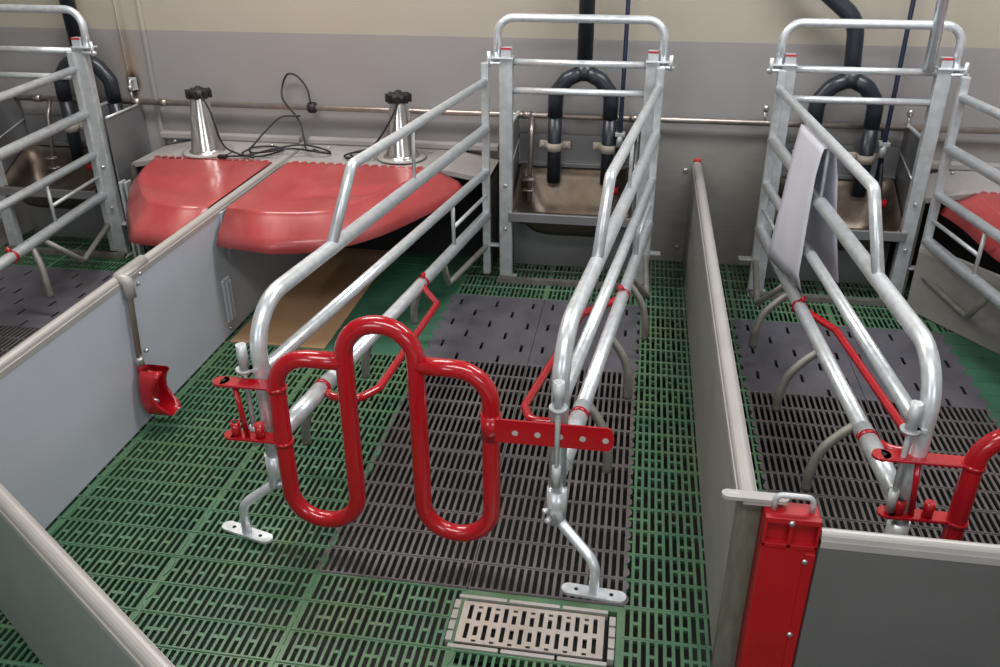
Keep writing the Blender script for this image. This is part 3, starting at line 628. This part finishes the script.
# ---------------------------------------------------------------- troughs and feed drops
def trough(cx, label, mirror=1):
    x0, x1 = cx - .265, cx + .265
    t = thing('feed_trough', label, 'trough', (cx, 3.75, .2), 'stainless feed troughs')
    # bowl: loft of rounded rectangles
    def rr(xa, xb, ya, yb, za, zb, r, n=5):
        out = []
        for (cx_, cy_, a0) in ((xb - r, yb - r, 0), (xa + r, yb - r, 90), (xa + r, ya + r, 180), (xb - r, ya + r, 270)):
            for k in range(n + 1):
                an = math.radians(a0 + 90 * k / n); x = cx_ + r * math.cos(an); y = cy_ + r * math.sin(an); out.append(Vector((x, y, za + (zb - za) * (y - ya) / (yb - ya))))
        return out
    rings = [rr(x0 - .0, x1, 3.60, 3.925, .322, .47, .03), rr(x0 + .012, x1 - .012, 3.612, 3.915, .327, .472, .05), rr(x0 + .03, x1 - .03, 3.622, 3.895, .27, .40, .07), rr(x0 + .06, x1 - .06, 3.64, 3.85, .225, .30, .08), rr(x0 + .11, x1 - .11, 3.67, 3.80, .205, .22, .06)]
    n = len(rings[0]); V = [p for r in rings for p in r]; F = [(i * n + k, i * n + (k + 1) % n, (i + 1) * n + (k + 1) % n, (i + 1) * n + k) for i in range(4) for k in range(n)] + [tuple(4 * n + k for k in range(n))]
    b = MB(); b.quad(V, F, True); bo = b.build('bowl', 'steel', t)
    so = bo.modifiers.new('thickness', 'SOLIDIFY'); so.thickness = .004; so.offset = 1
    b = MB(); b.box(x0 - .005, x1 + .005, 3.588, 3.602, .288, .330, .003); b.build('front_rim', 'steelsheet', t)
    for s, x in ((-1, x0 - .012), (1, x1 + .006)):
        b = MB(); poly = [(x, 3.63, .26), (x, 3.935, .26), (x, 3.935, .70), (x, 3.66, .70), (x, 3.63, .66)]
        b.prism(poly, (.006, 0, 0)); sp = b.build('side_plate', 'steelsheet', t)
        b = MB(); b.box(x - .004, x + .010, 3.66, 3.935, .696, .704); b.tube([(x + .003 - s * .004, 3.66, .52), (x + .003 - s * .004, 3.935, .58)], .004, 6); b.build('folded_edge', 'galv', sp)
    b = MB(); b.box(x0, x1, 3.925, 3.94, .45, .60); b.box(x0, x1, 3.90, 3.94, .455, .475, .002); b.build('back_plate', 'steelsheet', t)
    b = MB(); b.box(x0 - .01, x1 + .01, 3.80, 3.82, 0, .205, .002); b.build('skirt', 'steelsheet', t)
    # red nipple drinker at the right
    nx = cx + mirror * .175
    b = MB(); b.tube([(nx - .022, 3.75, .40), (nx + .028, 3.75, .40)], .018); n_ = b.build('nipple_valve', 'redpost', t); n_['label'] = 'red nipple valve above the bowl'
    b = MB(); b.tube([(nx, 3.75, .33), (nx, 3.75, .40), (nx, 3.80, .50), (nx, 3.86, .60), (nx, 3.90, .68)], .009); b.build('nipple', 'rubber', n_)
trough(-.27, 'stainless feed trough under the wall pipe at the rear of the middle crate')
trough(.87, 'stainless feed trough at the rear of the right crate, seen past the white sheet')
trough(-2.80, 'stainless feed trough at the far left behind the bars of the left crate')
def drop(xm, top, hw, label, w2=None):
    t = thing('feed_pipe', label, 'pipe', (xm, 3.85, .9), 'black feed drop pipes')
    b = MB(); b.tube(top + [(xm, 3.85, .90)], .034, 16, fil=.14); b.build('down_pipe', 'dark', t)
    b = MB()
    b.lathe([(.039, -.03), (.039, .035)], (xm, 3.85, .895), 16)
    for s in (-1, 1):
        b.tube([(xm, 3.85, .90), (xm + s * hw * .6, 3.85, .865), (xm + s * hw, 3.85, .80), (xm + s * hw, 3.85, .70)], .034, 16, fil=.06)
    b.build('branch_fitting', 'dark', t)
    for s in (-1, 1):
        x = xm + s * hw
        b = MB(); b.tube([(x, 3.85, .71), (x, 3.85, .40)], .031, 16); b.build('outlet_pipe', 'dark', t)
        b = MB(); b.lathe([(.036, -.018), (.036, .018)], (x, 3.85, .565), 16)
        for e in (-1, 1): b.box(x + e * .052 - .018, x + e * .052 + .018, 3.862, 3.884, .555, .585, .004); bolt_mb(b, (x + e * .055, 3.862, .57), (0, -1, 0), .009)
        b.build('pipe_collar', 'collar', t)
drop(-.246, [(-.245, 3.85, 2.79)], .122, 'black feed pipe splitting in two above the middle trough')
drop(.862, [(.35, 3.85, 1.75), (.66, 3.85, 1.27), (.845, 3.85, 1.13), (.855, 3.85, 1.0)], .118, 'black feed pipe curving in from the upper left and splitting above the right trough')
drop(-2.63, [(-2.67, 3.85, 2.79)], .13, 'black feed pipe splitting in two behind the left crate')
def rod(x, dx, label):
    t = thing('pull_rod', label, 'rod', (x, 3.83, .7), 'thin dark rods by the feed pipes')
    b = MB(); b.tube([(x + dx, 3.83, 2.79), (x, 3.83, .68), (x - .002, 3.83, .45)], .0095, 10); b.build('rod', 'rodblue', t)
    b = MB(); b.box(x - .022, x + .022, 3.815, 3.86, .628, .645, .002); b.lathe([(.015, -.02), (.015, .03)], (x, 3.83, .60), 12); b.build('guide_clip', 'galvdull', t)
rod(-.075, 0, 'thin dark blue rod right of the feed pipe above the middle trough')
rod(1.04, 0, 'thin dark blue rod right of the feed pipe above the right trough')
# ---------------------------------------------------------------- wall conduit pair, bracket, lower wall plates
struct(one(lambda b: (b.box(-2.465, -2.455, 3.940, 3.951, .0, 2.8, .004), b.box(-2.345, -2.325, 3.93, 3.951, .0, 2.8, .004), b.box(-2.43, -2.345, 3.942, 3.951, 0, 2.8)), 'trim_1', 'wall'))
t = thing('wall_hook', 'small galvanised bracket on the rust-stained spot of the wall above the pipe', 'bracket', (-2.44, 3.93, .78))
b = MB(); b.box(-2.455, -2.415, 3.928, 3.935, .74, .80, .002); b.build('plate', 'galvdull', t)
b = MB(); b.tube([(-2.435, 3.93, .79), (-2.435, 3.905, .79), (-2.435, 3.90, .745), (-2.435, 3.93, .74)], .006, 8, fil=.01); b.build('hook', 'galv', t)
struct(one(lambda b: (b.box(.02, .60, 3.938, 3.951, 0, .625, .003), b.box(1.15, 2.1, 3.938, 3.951, 0, .625, .003)), 'baseboard_back', 'panelwet'))
# side fins between left crate and nest
t = thing('divider_plate', 'low grey steel plate between the left crate and its red nest lid', 'plate', (-2.33, 3.75, 0))
b = MB(); b.box(-2.418, -2.410, 3.62, 3.93, .10, .675, .001); b.build('sheet', 'steelsheet', t)
b = MB(); b.tube([(-2.41, 3.62, .678), (-2.41, 3.93, .678)], .006, 8); b.build('edge', 'galv', t)
t = thing('nest_edge_channel', 'upright steel channel with rounded top at the left edge of the left red lid', 'channel', (-2.33, 3.53, 0))
for x in (-2.345, -2.318):
    b = MB(); b.box(x, x + .014, 3.505, 3.555, .03, .412, .005); b.split('flange', 'galvdull', t)
b = MB(); b.box(-2.345, -2.304, 3.54, 3.556, .03, .40, .002); b.build('web', 'hole', t)
# low board on the right
t, _ = board('low_board', (1.195, 3.56), (1.47, 3.14), .30, .018, 'low dark grey board on the floor behind the right crate bars', 'panelwet', 'board')

# ---------------------------------------------------------------- white sheet over the right crate's rail
def sheet():
    y0, y1 = 3.13, 2.81
    def xr(y): return .545 + (3.60 - y) / (3.60 - 1.75) * .138
    prof = [(-.075, .385), (-.070, .44), (-.050, .62), (-.030, .78), (-.022, .850), (-.0175, .872), (-.008, .872), (.0, .871), (.008, .872), (.0175, .872), (.024, .80), (.034, .66), (.060, .47)]
    V = []; n = 8
    for k in range(n + 1):
        t = k / n; y = y0 + (y1 - y0) * t
        for i, (dx, z) in enumerate(prof):
            wob = .003 * math.sin(k * 1.3 + i * .7) * (0 if 2 < i < 11 else 1)
            if i < 3: dx = dx + (.052 * t + .012) * (3 - i) / 3; z = z + (.015 * t - .02) * (3 - i) / 3
            if i > 9: dx = dx + .045 * t * (i - 9) / 3; z = z - .055 * (i - 9) / 3
            V.append((xr(y) + dx + wob, y, z))
    m = len(prof); F = [(k * m + i, k * m + i + 1, (k + 1) * m + i + 1, (k + 1) * m + i) for k in range(n) for i in range(m - 1)]
    b = MB(); b.quad(V, F, True); o = b.build('paper_sheet', 'white')
    tag(o, 'white sheet folded over the top rail on the left side of the right crate', 'sheet')
    so = o.modifiers.new('thickness', 'SOLIDIFY'); so.thickness = .0015
sheet()
